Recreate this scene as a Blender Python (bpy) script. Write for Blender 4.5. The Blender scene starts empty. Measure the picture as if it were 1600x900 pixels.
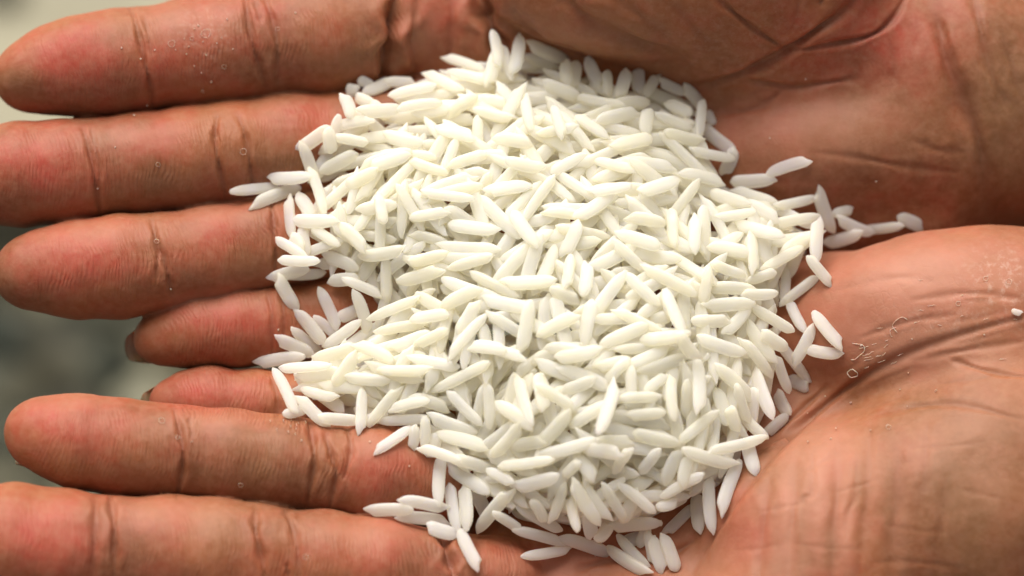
import bpy, math, random, time
import numpy as np
from mathutils import Matrix, Vector
T0 = time.time()
random.seed(7); rng = np.random.default_rng(7)
SC = bpy.context.scene; COL = SC.collection

# ------------------------------------------------------------------ frame
# the subject is designed in millimetre-like units (1 u = 0.09 mm) in a frame whose Z is
# the viewing axis; the whole frame is tilted so that gravity is real in the world
S = 9e-5                 # metres per unit
DIST = 5000.0            # camera distance in units (0.45 m)
TILT = math.radians(22)
LIFT = 0.30              # height of the hands above the ground (m)
FRAME = Matrix.Translation((0, 0, LIFT)) @ Matrix.Rotation(TILT, 4, 'X')

# ------------------------------------------------------------------ camera
cam = bpy.data.cameras.new('camera'); camo = bpy.data.objects.new('camera', cam)
COL.objects.link(camo)
camo.matrix_world = FRAME @ Matrix.Translation((0, 0, DIST * S))
cam.sensor_width = 36; cam.sensor_fit = 'HORIZONTAL'
cam.lens = 36 * DIST / 1600.0
cam.clip_start = 0.02; cam.clip_end = 200
cam.dof.use_dof = True
cam.dof.focus_distance = (DIST + 5) * S
cam.dof.aperture_fstop = (cam.lens / 1000) / 0.0155
cam.dof.aperture_blades = 0
SC.camera = camo
SC.render.engine = 'CYCLES'
SC.cycles.max_bounces = 20; SC.cycles.diffuse_bounces = 14; SC.cycles.transmission_bounces = 8; SC.cycles.glossy_bounces = 4

# ------------------------------------------------------------------ light
SUN_EL, SUN_AZ = math.radians(48), math.radians(-16)     # azimuth from +Y towards +X
world = bpy.data.worlds.new('World'); SC.world = world; world.use_nodes = True
wn = world.node_tree; wn.nodes.clear()
sky = wn.nodes.new('ShaderNodeTexSky'); sky.sky_type = 'NISHITA'; sky.sun_disc = False
sky.sun_elevation = SUN_EL; sky.sun_rotation = SUN_AZ
sky.air_density = 1.0; sky.dust_density = 5.0; sky.ozone_density = 0.6
hs = wn.nodes.new('ShaderNodeHueSaturation'); hs.inputs['Saturation'].default_value = 0.04
bg = wn.nodes.new('ShaderNodeBackground'); bg.inputs['Strength'].default_value = 0.10
wo = wn.nodes.new('ShaderNodeOutputWorld')
wn.links.new(sky.outputs[0], hs.inputs['Color']); tint = wn.nodes.new('ShaderNodeMix'); tint.data_type = 'RGBA'; tint.blend_type = 'MULTIPLY'; tint.inputs['Factor'].default_value = 1
tint.inputs[7].default_value = (1, .972, .90, 1); wn.links.new(hs.outputs[0], tint.inputs[6]); wn.links.new(tint.outputs[2], bg.inputs['Color'])
wn.links.new(bg.outputs[0], wo.inputs[0])
sun = bpy.data.lights.new('sun', 'SUN'); suno = bpy.data.objects.new('sun', sun); COL.objects.link(suno)
sun.energy = 3.4; sun.angle = math.radians(52); sun.color = (1.0, 0.955, 0.88)
sd = Vector((math.sin(SUN_AZ) * math.cos(SUN_EL), math.cos(SUN_AZ) * math.cos(SUN_EL), math.sin(SUN_EL)))
suno.rotation_euler = sd.to_track_quat('Z', 'Y').to_euler()
SC.view_settings.view_transform = 'Standard'; SC.view_settings.look = 'None'
SC.view_settings.exposure = 0.42; SC.view_settings.gamma = 1.0

# ------------------------------------------------------------------ helpers
def P(px, py, z):
    k = 1 - z / DIST
    return np.array([(px - 800) * k, -(py - 450) * k, z])

SLOPE = 0.30             # the palms lie nearer to level than the picture plane
def PA(px, py, z): return P(px, py, z - SLOPE * (450 - py))

def tag(o, label=None, cat=None, group=None, kind=None):
    if label: o['label'] = label
    if cat: o['category'] = cat
    if group: o['group'] = group
    if kind: o['kind'] = kind
    return o

def new_mesh(name, V, F, mat, smooth=True):
    me = bpy.data.meshes.new(name)
    V = np.asarray(V, np.float32); F = np.asarray(F, np.int32)
    me.vertices.add(len(V)); me.vertices.foreach_set('co', V.ravel())
    n = F.shape[1]
    me.loops.add(F.size); me.loops.foreach_set('vertex_index', F.ravel())
    me.polygons.add(len(F)); me.polygons.foreach_set('loop_start', np.arange(0, F.size, n, dtype=np.int32))
    me.polygons.foreach_set('use_smooth', np.full(len(F), smooth))
    me.update(calc_edges=True)
    me.materials.append(mat)
    return me

def link(name, me, parent=None):
    o = bpy.data.objects.new(name, me); COL.objects.link(o); o.parent = parent
    return o

class NT:
    def __init__(s, name):
        s.m = bpy.data.materials.new(name); s.m.use_nodes = True; s.t = s.m.node_tree; s.t.nodes.clear()
        s.out = s.n('ShaderNodeOutputMaterial'); s.b = s.n('ShaderNodeBsdfPrincipled')
        s.l(s.b.outputs[0], s.out.inputs['Surface'])
    def n(s, t, **k):
        x = s.t.nodes.new(t)
        for a, v in k.items(): setattr(x, a, v)
        return x
    def l(s, a, b): s.t.links.new(a, b)
    def val(s, sock, v):
        if hasattr(v, 'is_output'): s.l(v, sock)
        else: sock.default_value = v
    def math(s, op, a, b=0.0, c=None, clamp=False):
        x = s.n('ShaderNodeMath', operation=op); x.use_clamp = clamp
        s.val(x.inputs[0], a); s.val(x.inputs[1], b)
        if c is not None: s.val(x.inputs[2], c)
        return x.outputs[0]
    def mix(s, f, a, b, mode='MIX'):
        x = s.n('ShaderNodeMix', data_type='RGBA', blend_type=mode)
        s.val(x.inputs['Factor'], f)
        for i, v in ((6, a), (7, b)):
            if isinstance(v, tuple): x.inputs[i].default_value = v + (1,)
            else: s.l(v, x.inputs[i])
        return x.outputs[2]
    def noise(s, vec, scale, detail=3, rough=.5):
        x = s.n('ShaderNodeTexNoise'); x.inputs['Scale'].default_value = scale
        x.inputs['Detail'].default_value = detail; x.inputs['Roughness'].default_value = rough
        s.l(vec, x.inputs['Vector']); return x.outputs['Fac']
    def ramp(s, f, a, b):
        x = s.n('ShaderNodeMapRange'); x.inputs['From Min'].default_value = a; x.inputs['From Max'].default_value = b
        s.l(f, x.inputs['Value']); return x.outputs[0]
    def bump(s, h, dist, strength=1.0, prev=None):
        x = s.n('ShaderNodeBump'); x.inputs['Strength'].default_value = strength
        x.inputs['Distance'].default_value = dist
        s.l(h, x.inputs['Height'])
        if prev is not None: s.l(prev, x.inputs['Normal'])
        return x.outputs[0]

# ------------------------------------------------------------------ materials
def skin_material():
    m = NT('skin')
    co = m.n('ShaderNodeTexCoord').outputs['Object']
    at = m.n('ShaderNodeAttribute', attribute_name='tone')       # r pink  g ochre  b crease
    sp = m.n('ShaderNodeSeparateColor'); m.l(at.outputs['Color'], sp.inputs[0])
    rd = m.n('ShaderNodeAttribute', attribute_name='ridge')      # x along, y across, z strength
    rs = m.n('ShaderNodeSeparateXYZ'); m.l(rd.outputs['Vector'], rs.inputs[0])
    n1 = m.noise(co, 0.018, 4, .6); n2 = m.noise(co, 0.006, 2); n3 = m.noise(co, 0.07, 4, .65)
    base = m.mix(m.ramp(n2, .35, .65), (0.265, 0.083, 0.031), (0.186, 0.055, 0.022))
    pk = m.math('ADD', sp.outputs[0], m.math('MULTIPLY', m.math('SUBTRACT', n1, .47), 1.7), clamp=True)
    base = m.mix(pk, base, (0.335, 0.052, 0.031))
    ye = m.math('ADD', sp.outputs[1], m.math('MULTIPLY', m.math('SUBTRACT', m.noise(co, .012, 3), .5), .8), clamp=True)
    base = m.mix(m.math('MULTIPLY', ye, .8), base, (0.180, 0.084, 0.033))
    base = m.mix(m.math('MULTIPLY', m.ramp(n3,   .35, .75), .30), base, (0.42, 0.21, 0.135))
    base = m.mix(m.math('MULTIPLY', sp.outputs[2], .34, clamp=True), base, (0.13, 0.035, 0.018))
    pl = m.n('ShaderNodeAttribute', attribute_name='pale')  # paler skin, and highlights painted into the skin colour
    base = m.mix(m.math('MULTIPLY', pl.outputs['Fac'], m.math('ADD', .55, m.math('MULTIPLY', n1, .9)), clamp=True), base, (0.39, 0.175, 0.112))
    # dry whitish film where the attribute asks for it (alpha)
    dry = m.math('MULTIPLY', at.outputs['Alpha'], m.ramp(m.noise(co, .09, 5, .75), .50, .72), clamp=True)
    base = m.mix(dry, base, (0.60, 0.48, 0.40))
    m.l(base, m.b.inputs['Base Color'])
    m.b.inputs['Subsurface Weight'].default_value = .25
    m.b.inputs['Subsurface Radius'].default_value = (1, .32, .16)
    m.b.inputs['Subsurface Scale'].default_value = 0.0022
    m.l(m.math('ADD', m.math('MULTIPLY', n3, .20), .46), m.b.inputs['Roughness'])
    m.b.inputs['Specular IOR Level'].default_value = .30
    # friction ridges
    warp = m.math('MULTIPLY', m.noise(co, .012, 2), 46)
    w = m.math('SINE', m.math('MULTIPLY', m.math('ADD', rs.outputs[0], warp), 2 * math.pi / 6.6))
    patch = m.ramp(m.noise(co, .02, 2), .38, .62)
    ridges = m.math('MULTIPLY', m.math('MULTIPLY', w, rs.outputs[2]), patch)
    vo = m.n('ShaderNodeTexVoronoi', feature='DISTANCE_TO_EDGE'); vo.inputs['Scale'].default_value = .075
    mp = m.n('ShaderNodeVectorMath', operation='ADD')
    nz = m.n('ShaderNodeTexNoise'); nz.inputs['Scale'].default_value = .03
    m.l(co, nz.inputs['Vector'])
    sc2 = m.n('ShaderNodeVectorMath', operation='SCALE'); m.l(nz.outputs['Color'], sc2.inputs[0]); sc2.inputs['Scale'].default_value = 26
    m.l(co, mp.inputs[0]); m.l(sc2.outputs[0], mp.inputs[1]); m.l(mp.outputs[0], vo.inputs['Vector'])
    cells = m.ramp(vo.outputs['Distance'], 0, .18)
    b1 = m.bump(ridges, 0.00003, .9)
    cv = m.n('ShaderNodeCombineXYZ'); m.l(m.math('MULTIPLY', rs.outputs[0], .11), cv.inputs[0]); m.l(m.math('MULTIPLY', rs.outputs[1], .016), cv.inputs[1])
    b1 = m.bump(m.math('MULTIPLY', m.ramp(m.noise(cv.outputs[0], 1.0, 4, .65), .35, .6), m.math('MINIMUM', rs.outputs[2], 1.0)), 0.00012, .5, b1)
    b2 = m.bump(m.math('MULTIPLY', cells, m.ramp(m.noise(co, .02, 2), .4, .65)), 0.00004, .4, b1)
    b3 = m.bump(m.noise(co, .22, 3, .6), 0.00004, .6, b2)
    m.l(b3, m.b.inputs['Normal'])
    return m.m

def rice_material():
    m = NT('rice')
    co = m.n('ShaderNodeTexCoord').outputs['Object']
    oi = m.n('ShaderNodeObjectInfo'); ge = m.n('ShaderNodeNewGeometry')
    r = m.math('FRACT', m.math('ADD', oi.outputs['Random'], ge.outputs['Random Per Island']))
    at = m.n('ShaderNodeMapping'); m.l(co, at.inputs['Vector'])
    cm = m.n('ShaderNodeCombineXYZ'); m.l(m.math('MULTIPLY', r, 900), cm.inputs[0]); m.l(cm.outputs[0], at.inputs['Location'])
    a = m.mix(r, (0.964, 0.938, 0.832), (0.973, 0.957, 0.905))
    a = m.mix(m.ramp(m.noise(at.outputs[0], .03, 2), .55, .8), a, (0.98, 0.975, 0.95))
    m.l(a, m.b.inputs['Base Color'])
    m.b.inputs['Subsurface Weight'].default_value = .85
    m.b.inputs['Subsurface Radius'].default_value = (1, .92, .62)
    m.b.inputs['Subsurface Scale'].default_value = 0.0022
    m.b.inputs['Roughness'].default_value = .42
    m.b.inputs['Specular IOR Level'].default_value = .38
    m.l(m.bump(m.noise(at.outputs[0], .12, 3), 0.00003, .5), m.b.inputs['Normal'])
    tr = m.n('ShaderNodeBsdfTranslucent'); m.l(a, tr.inputs['Color'])
    mx = m.n('ShaderNodeMixShader'); mx.inputs[0].default_value = .55
    m.l(m.b.outputs[0], mx.inputs[1]); m.l(tr.outputs[0], mx.inputs[2]); tp = m.n('ShaderNodeBsdfTransparent'); tp.inputs['Color'].default_value = (1, .99, .95, 1); m2 = m.n('ShaderNodeMixShader'); m2.inputs[0].default_value = .16
    m.l(mx.outputs[0], m2.inputs[1]); m.l(tp.outputs[0], m2.inputs[2]); m.l(m2.outputs[0], m.out.inputs['Surface'])
    return m.m

def plain(name, col, rough=.6, sss=0, var=None):
    m = NT(name)
    co = m.n('ShaderNodeTexCoord').outputs['Object']
    n = m.noise(co, var or 8.0, 4)
    c2 = tuple(c * .7 for c in col)
    m.l(m.mix(m.ramp(n, .3, .7), c2, col), m.b.inputs['Base Color'])
    m.b.inputs['Roughness'].default_value = rough
    if sss:
        m.b.inputs['Subsurface Weight'].default_value = .5; m.b.inputs['Subsurface Scale'].default_value = sss
    return m.m

SKIN = skin_material(); RICE = rice_material()
NAIL = plain('fingernail', (0.26, 0.17, 0.085), .4, .001, .05)
DUST = plain('starch_dust', (0.62, 0.45, 0.36), .6, .0004, .1)

# ------------------------------------------------------------------ ground
def ground_pt(px, py):
    o = camo.matrix_world.translation
    d = (FRAME.to_3x3() @ Vector(((px - 800), -(py - 450), -DIST))).normalized()
    t = -o.z / d.z
    return o + d * t
def rocks(name, n, area, rmin, rmax, mat, z0=0.0):
    me0 = []
    # low icosphere-like pebble from a subdivided cube
    g = np.array([-1, -.33, .33, 1.0]); V = []; idx = {}; F = []
    def vid(p):
        k = tuple(np.round(p, 3))
        if k not in idx: idx[k] = len(V); V.append(np.array(p) / np.linalg.norm(p))
        return idx[k]
    for ax in range(3):
        for s in (-1, 1):
            for i in range(3):
                for j in range(3):
                    q = []
                    for a, b in ((i, j), (i + 1, j), (i + 1, j + 1), (i, j + 1)):
                        p = [0, 0, 0]; p[ax] = s; p[(ax + 1) % 3] = g[a]; p[(ax + 2) % 3] = g[b]; q.append(vid(p))
                    F.append(q if s > 0 else q[::-1])
    V = np.array(V); F = np.array(F); AV = []; AF = []
    for k in range(n):
        x, y = area(); r = rmin * (rmax / rmin) ** (random.random() ** 1.8)
        sc = np.array([r * random.uniform(.8, 1.4), r * random.uniform(.7, 1.1), r * random.uniform(.45, .75)])
        ph = rng.uniform(0, 6, 3)
        v = V * (1 + .13 * np.sin(V[:, [1, 2, 0]] * 3 + ph)) * sc
        a = random.uniform(0, 6.3); c, s = math.cos(a), math.sin(a)
        v = np.c_[v[:, 0] * c - v[:, 1] * s + x, v[:, 0] * s + v[:, 1] * c + y, v[:, 2] + z0 + sc[2] * .4]
        AV.append(v); AF.append(F + k * len(V))
    me = new_mesh(name, np.concatenate(AV), np.concatenate(AF), mat)
    return link(name, me)

def gravel_material():
    m = NT('gravel')
    ge = m.n('ShaderNodeNewGeometry'); r = ge.outputs['Random Per Island']
    c = m.mix(m.ramp(r, 0, .8), (0.020, 0.018, 0.009), (0.068, 0.060, 0.032))
    c = m.mix(m.ramp(r, .72, .9), c, (0.17, 0.16, 0.11))
    co = m.n('ShaderNodeTexCoord').outputs['Object']
    c = m.mix(m.ramp(m.noise(co, 46.0, 2, .6), .56, .62), c, (0.11, 0.11, 0.075))
    c = m.mix(m.ramp(m.noise(co, 30.0, 2, .6), .50, .58), c, (0.014, 0.018, 0.010))
    m.l(c, m.b.inputs['Base Color']); m.b.inputs['Roughness'].default_value = .8
    return m.m
soil = plain('dark_soil', (0.035, 0.038, 0.026), .9, 0, 9)
pave = plain('pale_concrete', (0.36, 0.33, 0.24), .9, 0, 30)
bpt = ground_pt(0, 372)
tag(link('ground', new_mesh('ground', [(-60, -60, 0), (60, -60, 0), (60, 60, 0), (-60, 60, 0)], [(0, 1, 2, 3)], soil)), kind='structure')
yb = bpt.y
tag(link('path', new_mesh('path', [(-60, yb, .0), (60, yb, .0), (60, 60, .0), (-60, 60, .0),
     (-60, yb, .02), (60, yb, .02), (60, 60, .02), (-60, 60, .02)],
     [(4, 5, 6, 7), (0, 1, 5, 4), (1, 2, 6, 5), (2, 3, 7, 6), (3, 0, 4, 7)], pave, False)), kind='structure')
GR = gravel_material()
gx, gy = bpt.x, bpt.y
tag(rocks('gravel', 9000, lambda: (random.uniform(gx - .25, gx + .45), yb - .006 - random.random() * .45), .0035, .011, GR),
    'dark grey green gravel far below the hands, out of focus', 'gravel', kind='stuff')
tag(rocks('pebble_scatter', 260, lambda: (random.uniform(gx - .25, gx + .5), yb + random.random() * .5), .002, .010, GR, .02),
    'loose dark pebbles strewn over the pale path below', 'pebbles', kind='stuff')
# ------------------------------------------------------------------ SDF hands
def vnoise(p, scale, seed):
    g = np.random.default_rng(seed).random((32, 32, 32)).astype(np.float32)
    q = p / scale; i = np.floor(q).astype(int); f = (q - i).astype(np.float32); f = f * f * (3 - 2 * f); i &= 31; j = (i + 1) & 31
    def G(a, b, c): return g[a, b, c]
    x0, y0, z0 = i.T; x1, y1, z1 = j.T; fx, fy, fz = f.T
    c00 = G(x0, y0, z0) * (1 - fx) + G(x1, y0, z0) * fx; c10 = G(x0, y1, z0) * (1 - fx) + G(x1, y1, z0) * fx
    c01 = G(x0, y0, z1) * (1 - fx) + G(x1, y0, z1) * fx; c11 = G(x0, y1, z1) * (1 - fx) + G(x1, y1, z1) * fx
    return (c00 * (1 - fy) + c10 * fy) * (1 - fz) + (c01 * (1 - fy) + c11 * fy) * fz - .5

def smin(a, b, k):
    h = np.clip(.5 + .5 * (b - a) / k, 0, 1)
    return b + (a - b) * h - k * h * (1 - h)

class Field:
    def __init__(s, xs, ys, zs):
        s.ax = [a.astype(np.float32) for a in (xs, ys, zs)]
        s.f = np.full((len(xs), len(ys), len(zs)), 1e3, np.float32)
    def box(s, lo, hi):
        sl = []
        for a, l, h in zip(s.ax, lo, hi):
            i0 = max(0, int(np.searchsorted(a, l)) - 1); i1 = min(len(a), int(np.searchsorted(a, h)) + 1)
            if i1 <= i0: return None
            sl.append(slice(i0, i1))
        return tuple(sl)
    def grid(s, sl):
        return (s.ax[0][sl[0]][:, None, None], s.ax[1][sl[1]][None, :, None], s.ax[2][sl[2]][None, None, :])
    def chain(s, pts, k=14, pad=60, blend=0):
        """pts: (x, y, z, r) in frame units; tapered capsules joined smoothly, then joined to the field"""
        pts = np.array(pts, np.float32)
        lo = (pts[:, :3] - pts[:, 3:]).min(0) - pad; hi = (pts[:, :3] + pts[:, 3:]).max(0) + pad
        sl = s.box(lo, hi)
        if sl is None: return
        sub = np.full(tuple(q.stop - q.start for q in sl), 1e3, np.float32)
        for a, b in zip(pts[:-1], pts[1:]):
            l2 = np.minimum(a[:3] - a[3], b[:3] - b[3]) - pad; h2 = np.maximum(a[:3] + a[3], b[:3] + b[3]) + pad
            s2 = s.box(l2, h2)
            if s2 is None: continue
            loc = tuple(slice(q.start - o.start, q.stop - o.start) for q, o in zip(s2, sl))
            X, Y, Z = s.grid(s2); d = b[:3] - a[:3]; L = float((d * d).sum())
            h = np.clip(((X - a[0]) * d[0] + (Y - a[1]) * d[1] + (Z - a[2]) * d[2]) / L, 0, 1)
            dist = np.sqrt((X - a[0] - h * d[0]) ** 2 + (Y - a[1] - h * d[1]) ** 2 + (Z - a[2] - h * d[2]) ** 2) - (a[3] + (b[3] - a[3]) * h)
            sub[loc] = smin(sub[loc], dist, k)
        s.f[sl] = smin(s.f[sl], sub, blend) if blend else np.minimum(s.f[sl], sub)
    def ellipsoid(s, c, r, blend=40, rot=0.0, pad=80):
        c = np.array(c, np.float32); R = max(r) + pad
        sl = s.box(c - R, c + R)
        if sl is None: return
        X, Y, Z = s.grid(sl); X = X - c[0]; Y = Y - c[1]; Z = Z - c[2]
        cs, sn = math.cos(rot), math.sin(rot); X, Y = X * cs + Y * sn, -X * sn + Y * cs
        k0 = np.sqrt((X / r[0]) ** 2 + (Y / r[1]) ** 2 + (Z / r[2]) ** 2) + 1e-6
        k1 = np.sqrt((X / r[0] ** 2) ** 2 + (Y / r[1] ** 2) ** 2 + (Z / r[2] ** 2) ** 2) + 1e-9
        s.f[sl] = smin(s.f[sl], k0 * (k0 - 1) / k1, blend)
    def nets(s):
        f = s.f; neg = f < 0
        X, Y, Z = s.ax
        n = [m - 1 for m in f.shape]
        cnt = np.zeros(n, np.uint8)
        for dx in (0, 1):
            for dy in (0, 1):
                for dz in (0, 1): cnt += neg[dx:n[0] + dx, dy:n[1] + dy, dz:n[2] + dz]
        act = (cnt > 0) & (cnt < 8)
        I = np.argwhere(act); acc = np.zeros((len(I), 3), np.float32); c = np.zeros(len(I), np.float32)
        for ax in range(3):
            o1, o2 = [a for a in range(3) if a != ax]
            for u in (0, 1):
                for v in (0, 1):
                    A = I.copy(); A[:, o1] += u; A[:, o2] += v; B = A.copy(); B[:, ax] += 1
                    fa = f[A[:, 0], A[:, 1], A[:, 2]]; fb = f[B[:, 0], B[:, 1], B[:, 2]]
                    m = (fa < 0) != (fb < 0); t = np.where(m, fa / np.where(m, fa - fb, 1), 0)
                    pa = np.c_[X[A[:, 0]], Y[A[:, 1]], Z[A[:, 2]]]; pb = np.c_[X[B[:, 0]], Y[B[:, 1]], Z[B[:, 2]]]
                    acc += np.where(m[:, None], pa + (pb - pa) * t[:, None], 0); c += m
        V = acc / c[:, None]
        idx = np.full(n, -1, np.int32); idx[act] = np.arange(len(I))
        Q = []
        for ax in range(3):
            o1, o2 = (ax + 1) % 3, (ax + 2) % 3
            a = [slice(None)] * 3; a[ax] = slice(0, n[ax]); b = [slice(None)] * 3; b[ax] = slice(1, n[ax] + 1)
            na, nb = neg[tuple(a)], neg[tuple(b)]
            E = np.argwhere(na != nb)
            E = E[(E[:, o1] > 0) & (E[:, o2] > 0) & (E[:, o1] < n[o1]) & (E[:, o2] < n[o2])]
            fl = na[E[:, 0], E[:, 1], E[:, 2]]
            q = []
            for u, v in ((1, 1), (0, 1), (0, 0), (1, 0)):
                C = E.copy(); C[:, o1] -= u; C[:, o2] -= v; q.append(idx[C[:, 0], C[:, 1], C[:, 2]])
            q = np.stack(q, 1); q[~fl] = q[~fl][:, ::-1]; Q.append(q)
        return V, np.concatenate(Q)

def normals(V, F):
    n = np.cross(V[F[:, 2]] - V[F[:, 0]], V[F[:, 3]] - V[F[:, 1]])
    N = np.stack([sum(np.bincount(F[:, k], n[:, a], len(V)) for k in range(4)) for a in range(3)], 1)
    return N / (np.linalg.norm(N, axis=1, keepdims=True) + 1e-9)

def to_px(V):
    k = 1 - V[:, 2] / DIST
    return np.c_[V[:, 0] / k + 800, -V[:, 1] / k + 450]

def crease_pass(V, N, creases, tone):
    """press folds into the skin where it faces up; each is a line of points with a depth and a width"""
    px = to_px(V); up = N[:, 2] > .05
    for pts, depth, sig in creases:
        pts = np.array(pts, float)
        # smooth the line (Chaikin)
        for _ in range(2):
            q = np.empty((2 * len(pts) - 2, 2)); q[0::2] = pts[:-1] * .75 + pts[1:] * .25; q[1::2] = pts[:-1] * .25 + pts[1:] * .75
            pts = np.vstack([pts[:1], q, pts[-1:]])
        R = sig * 4.5
        m = np.flatnonzero(up & (px[:, 0] > pts[:, 0].min() - R) & (px[:, 0] < pts[:, 0].max() + R) & (px[:, 1] > pts[:, 1].min() - R) & (px[:, 1] < pts[:, 1].max() + R))
        if not len(m): continue
        q = px[m]; best = np.full(len(m), 1e9); along = np.zeros(len(m)); n = len(pts) - 1
        for i in range(n):
            a, d = pts[i], pts[i + 1] - pts[i]; L = (d * d).sum() + 1e-9
            h = np.clip(((q - a) @ d) / L, 0, 1); dd = np.linalg.norm(q - a - h[:, None] * d, axis=1)
            u = dd < best; best[u] = dd[u]; along[u] = (i + h[u]) / n
        fade = np.clip(np.minimum(along, 1 - along) * 2.6 + .12, 0, 1)
        w = sig * .8 * (1 + .35 * np.sin(along * 17 + depth))
        g = np.exp(-(best / w) ** 2) * fade
        rim = np.exp(-((best - 2.1 * w) / (1.2 * w)) ** 2) * fade
        V[m] += N[m] * (-depth * g + .12 * depth * rim)[:, None]
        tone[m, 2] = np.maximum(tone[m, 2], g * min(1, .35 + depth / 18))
    return V

def blobs(V, N, lst, tone, ch):
    px = to_px(V)
    for x, y, rx, ry, a in lst:
        g = a * np.exp(-((px[:, 0] - x) / rx) ** 2 - ((px[:, 1] - y) / ry) ** 2)
        tone[:, ch] += g

def axis_grid(x0, x1, step): return np.arange(x0, x1 + step, step)
def hand_x():
    a = axis_grid(-880, 920, 3.4); b = [a[-1]]
    st = 4.0
    while b[-1] < 2300: st = min(16, st * 1.06); b.append(b[-1] + st)
    return np.concatenate([a, b[1:]])

HMR = 3.2                                     # height map cell
HX0, HX1, HY0, HY1 = -820, 820, -480, 480
HW, HH = int((HX1 - HX0) / HMR), int((HY1 - HY0) / HMR)
HM = np.full((HW, HH), -1e4, np.float32)

def build_hand(name, label, field, creases, pink, ochre, dry, fingers, seed, palel=()):
    V, F = field.nets()
    N = normals(V, F)
    tone = np.zeros((len(V), 4), np.float32)
    V = V + N * (vnoise(V, 70, seed) * 6 + vnoise(V, 26, seed + 1) * 1.6 + vnoise(V, 11, seed + 2) * .45)[:, None]
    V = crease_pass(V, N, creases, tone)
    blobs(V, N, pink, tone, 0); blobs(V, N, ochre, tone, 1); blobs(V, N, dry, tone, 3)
    pale = np.zeros((len(V), 1), np.float32); blobs(V, N, palel, pale, 0)
    # ridge coordinates: distance along the nearest finger line
    px = to_px(V); rid = np.zeros((len(V), 3), np.float32); best = np.full(len(V), 1e9); sec = best.copy()
    rid[:, 0] = px[:, 0] * .35 + px[:, 1] * .94; rid[:, 2] = 0
    for pts in fingers:
        s0 = 0.0; mine = np.full(len(V), 1e9); prev = best.copy()
        for a, b in zip(pts[:-1], pts[1:]):
            a2 = np.array(a[:2], float); d = np.array(b[:2], float) - a2; L = np.linalg.norm(d); d /= L
            q = px - a2; t = q @ d; c = q[:, 0] * d[1] - q[:, 1] * d[0]
            dist = np.hypot(np.clip(-t, 0, None) + np.clip(t - L, 0, None), c)
            mine = np.minimum(mine, dist); m = (dist < best) & (dist < 110); best[m] = dist[m]
            rid[m, 0] = (t[m] + s0) + (c[m] ** 2) * .0022; rid[m, 1] = c[m]; rid[m, 2] = np.clip(1.25 - dist[m] / 62, 0, 1) * np.clip(t[m] / 40 + s0 + .2, 0, 1)
            s0 += L
        sec = np.where(mine < prev, np.minimum(prev, 1e9), np.minimum(sec, mine))
    rid[:, 2] *= np.clip((sec - best) / 26, 0, 1)
    # height map of the upward side
    ok = (N[:, 2] > 0)
    ix = ((V[ok, 0] - HX0) / HMR); iy = ((V[ok, 1] - HY0) / HMR)
    for ox in (-.5, .5):
        for oy in (-.5, .5):
            a = np.floor(ix + ox).astype(int); b = np.floor(iy + oy).astype(int)
            k = (a >= 0) & (a < HW) & (b >= 0) & (b < HH)
            np.maximum.at(HM, (a[k], b[k]), V[ok, 2][k])
    c0 = V.mean(0)
    me = new_mesh(name, V - c0, F, SKIN)
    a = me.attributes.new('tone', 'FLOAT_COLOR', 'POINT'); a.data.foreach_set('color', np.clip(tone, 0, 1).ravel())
    a = me.attributes.new('ridge', 'FLOAT_VECTOR', 'POINT'); a.data.foreach_set('vector', rid.ravel())
    a = me.attributes.new('pale', 'FLOAT', 'POINT'); a.data.foreach_set('value', np.clip(pale, 0, 1).ravel())
    o = link(name, me); o.matrix_world = FRAME @ Matrix.Scale(S, 4) @ Matrix.Translation(Vector(c0))
    tag(o, label, 'hand', 'pair of cupped hands')
    print(name, len(V), len(F), round(time.time() - T0, 1))
    return o, c0, V

def PC(px, py, z):
    w = min(1, max(0, (px - 700) / 400)); return PA(px, py, z + w * .45 * (350 - py))
def ch(lst, f=None): return [tuple((f or PA)(x, y, z)) + (r,) for x, y, z, r in lst]

# finger lines: (image x, image y, depth, radius), tip to base
RI = [(44, 120, -28, 56), (80, 112, -32, 68), (128, 104, -38, 80), (185, 96, -44, 84), (226, 92, -50, 81), (300, 82, -58, 86), (360, 75, -66, 89), (412, 72, -74, 88), (500, 60, -84, 95), (575, 44, -96, 93), (640, 30, -120, 84)]
RM = [(-75, 285, -44, 55), (-30, 278, -48, 72), (30, 272, -54, 82), (100, 267, -60, 82), (150, 263, -68, 78), (220, 256, -74, 80), (300, 248, -82, 83), (365, 240, -90, 83), (450, 232, -104, 88), (540, 226, -126, 86), (640, 210, -150, 88)]
RR = [(42, 426, -62, 55), (70, 422, -66, 64), (120, 420, -72, 76), (190, 417, -78, 80), (250, 410, -86, 76), (330, 396, -94, 76), (400, 384, -104, 72), (440, 378, -110, 70), (540, 362, -130, 78), (640, 350, -160, 82)]
RP = [(248, 529, -126, 40), (268, 524, -126, 48), (310, 517, -126, 58), (370, 512, -128, 62), (432, 508, -134, 60), (520, 500, -146, 64), (640, 486, -170, 72)]
LP = [(266, 626, -134, 33), (285, 624, -136, 42), (330, 626, -136, 52), (400, 632, -140, 56), (480, 642, -146, 58), (560, 646, -160, 62), (660, 650, -180, 70)]
LR = [(58, 674, -26, 51), (82, 680, -28, 60), (125, 690, -32, 72), (190, 699, -38, 74), (240, 704, -42, 71), (284, 706, -48, 69), (360, 714, -54, 71), (440, 722, -62, 72), (505, 730, -70, 69), (580, 740, -84, 76), (680, 748, -120, 80)]
LM = [(-90, 850, -14, 56), (-40, 848, -16, 76), (20, 848, -20, 88), (100, 856, -26, 88), (172, 862, -34, 83), (260, 864, -40, 86), (340, 868, -48, 86), (410, 874, -56, 83), (500, 884, -64, 82), (590, 892, -76, 82), (690, 902, -104, 70), (780, 905, -140, 66)]
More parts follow.
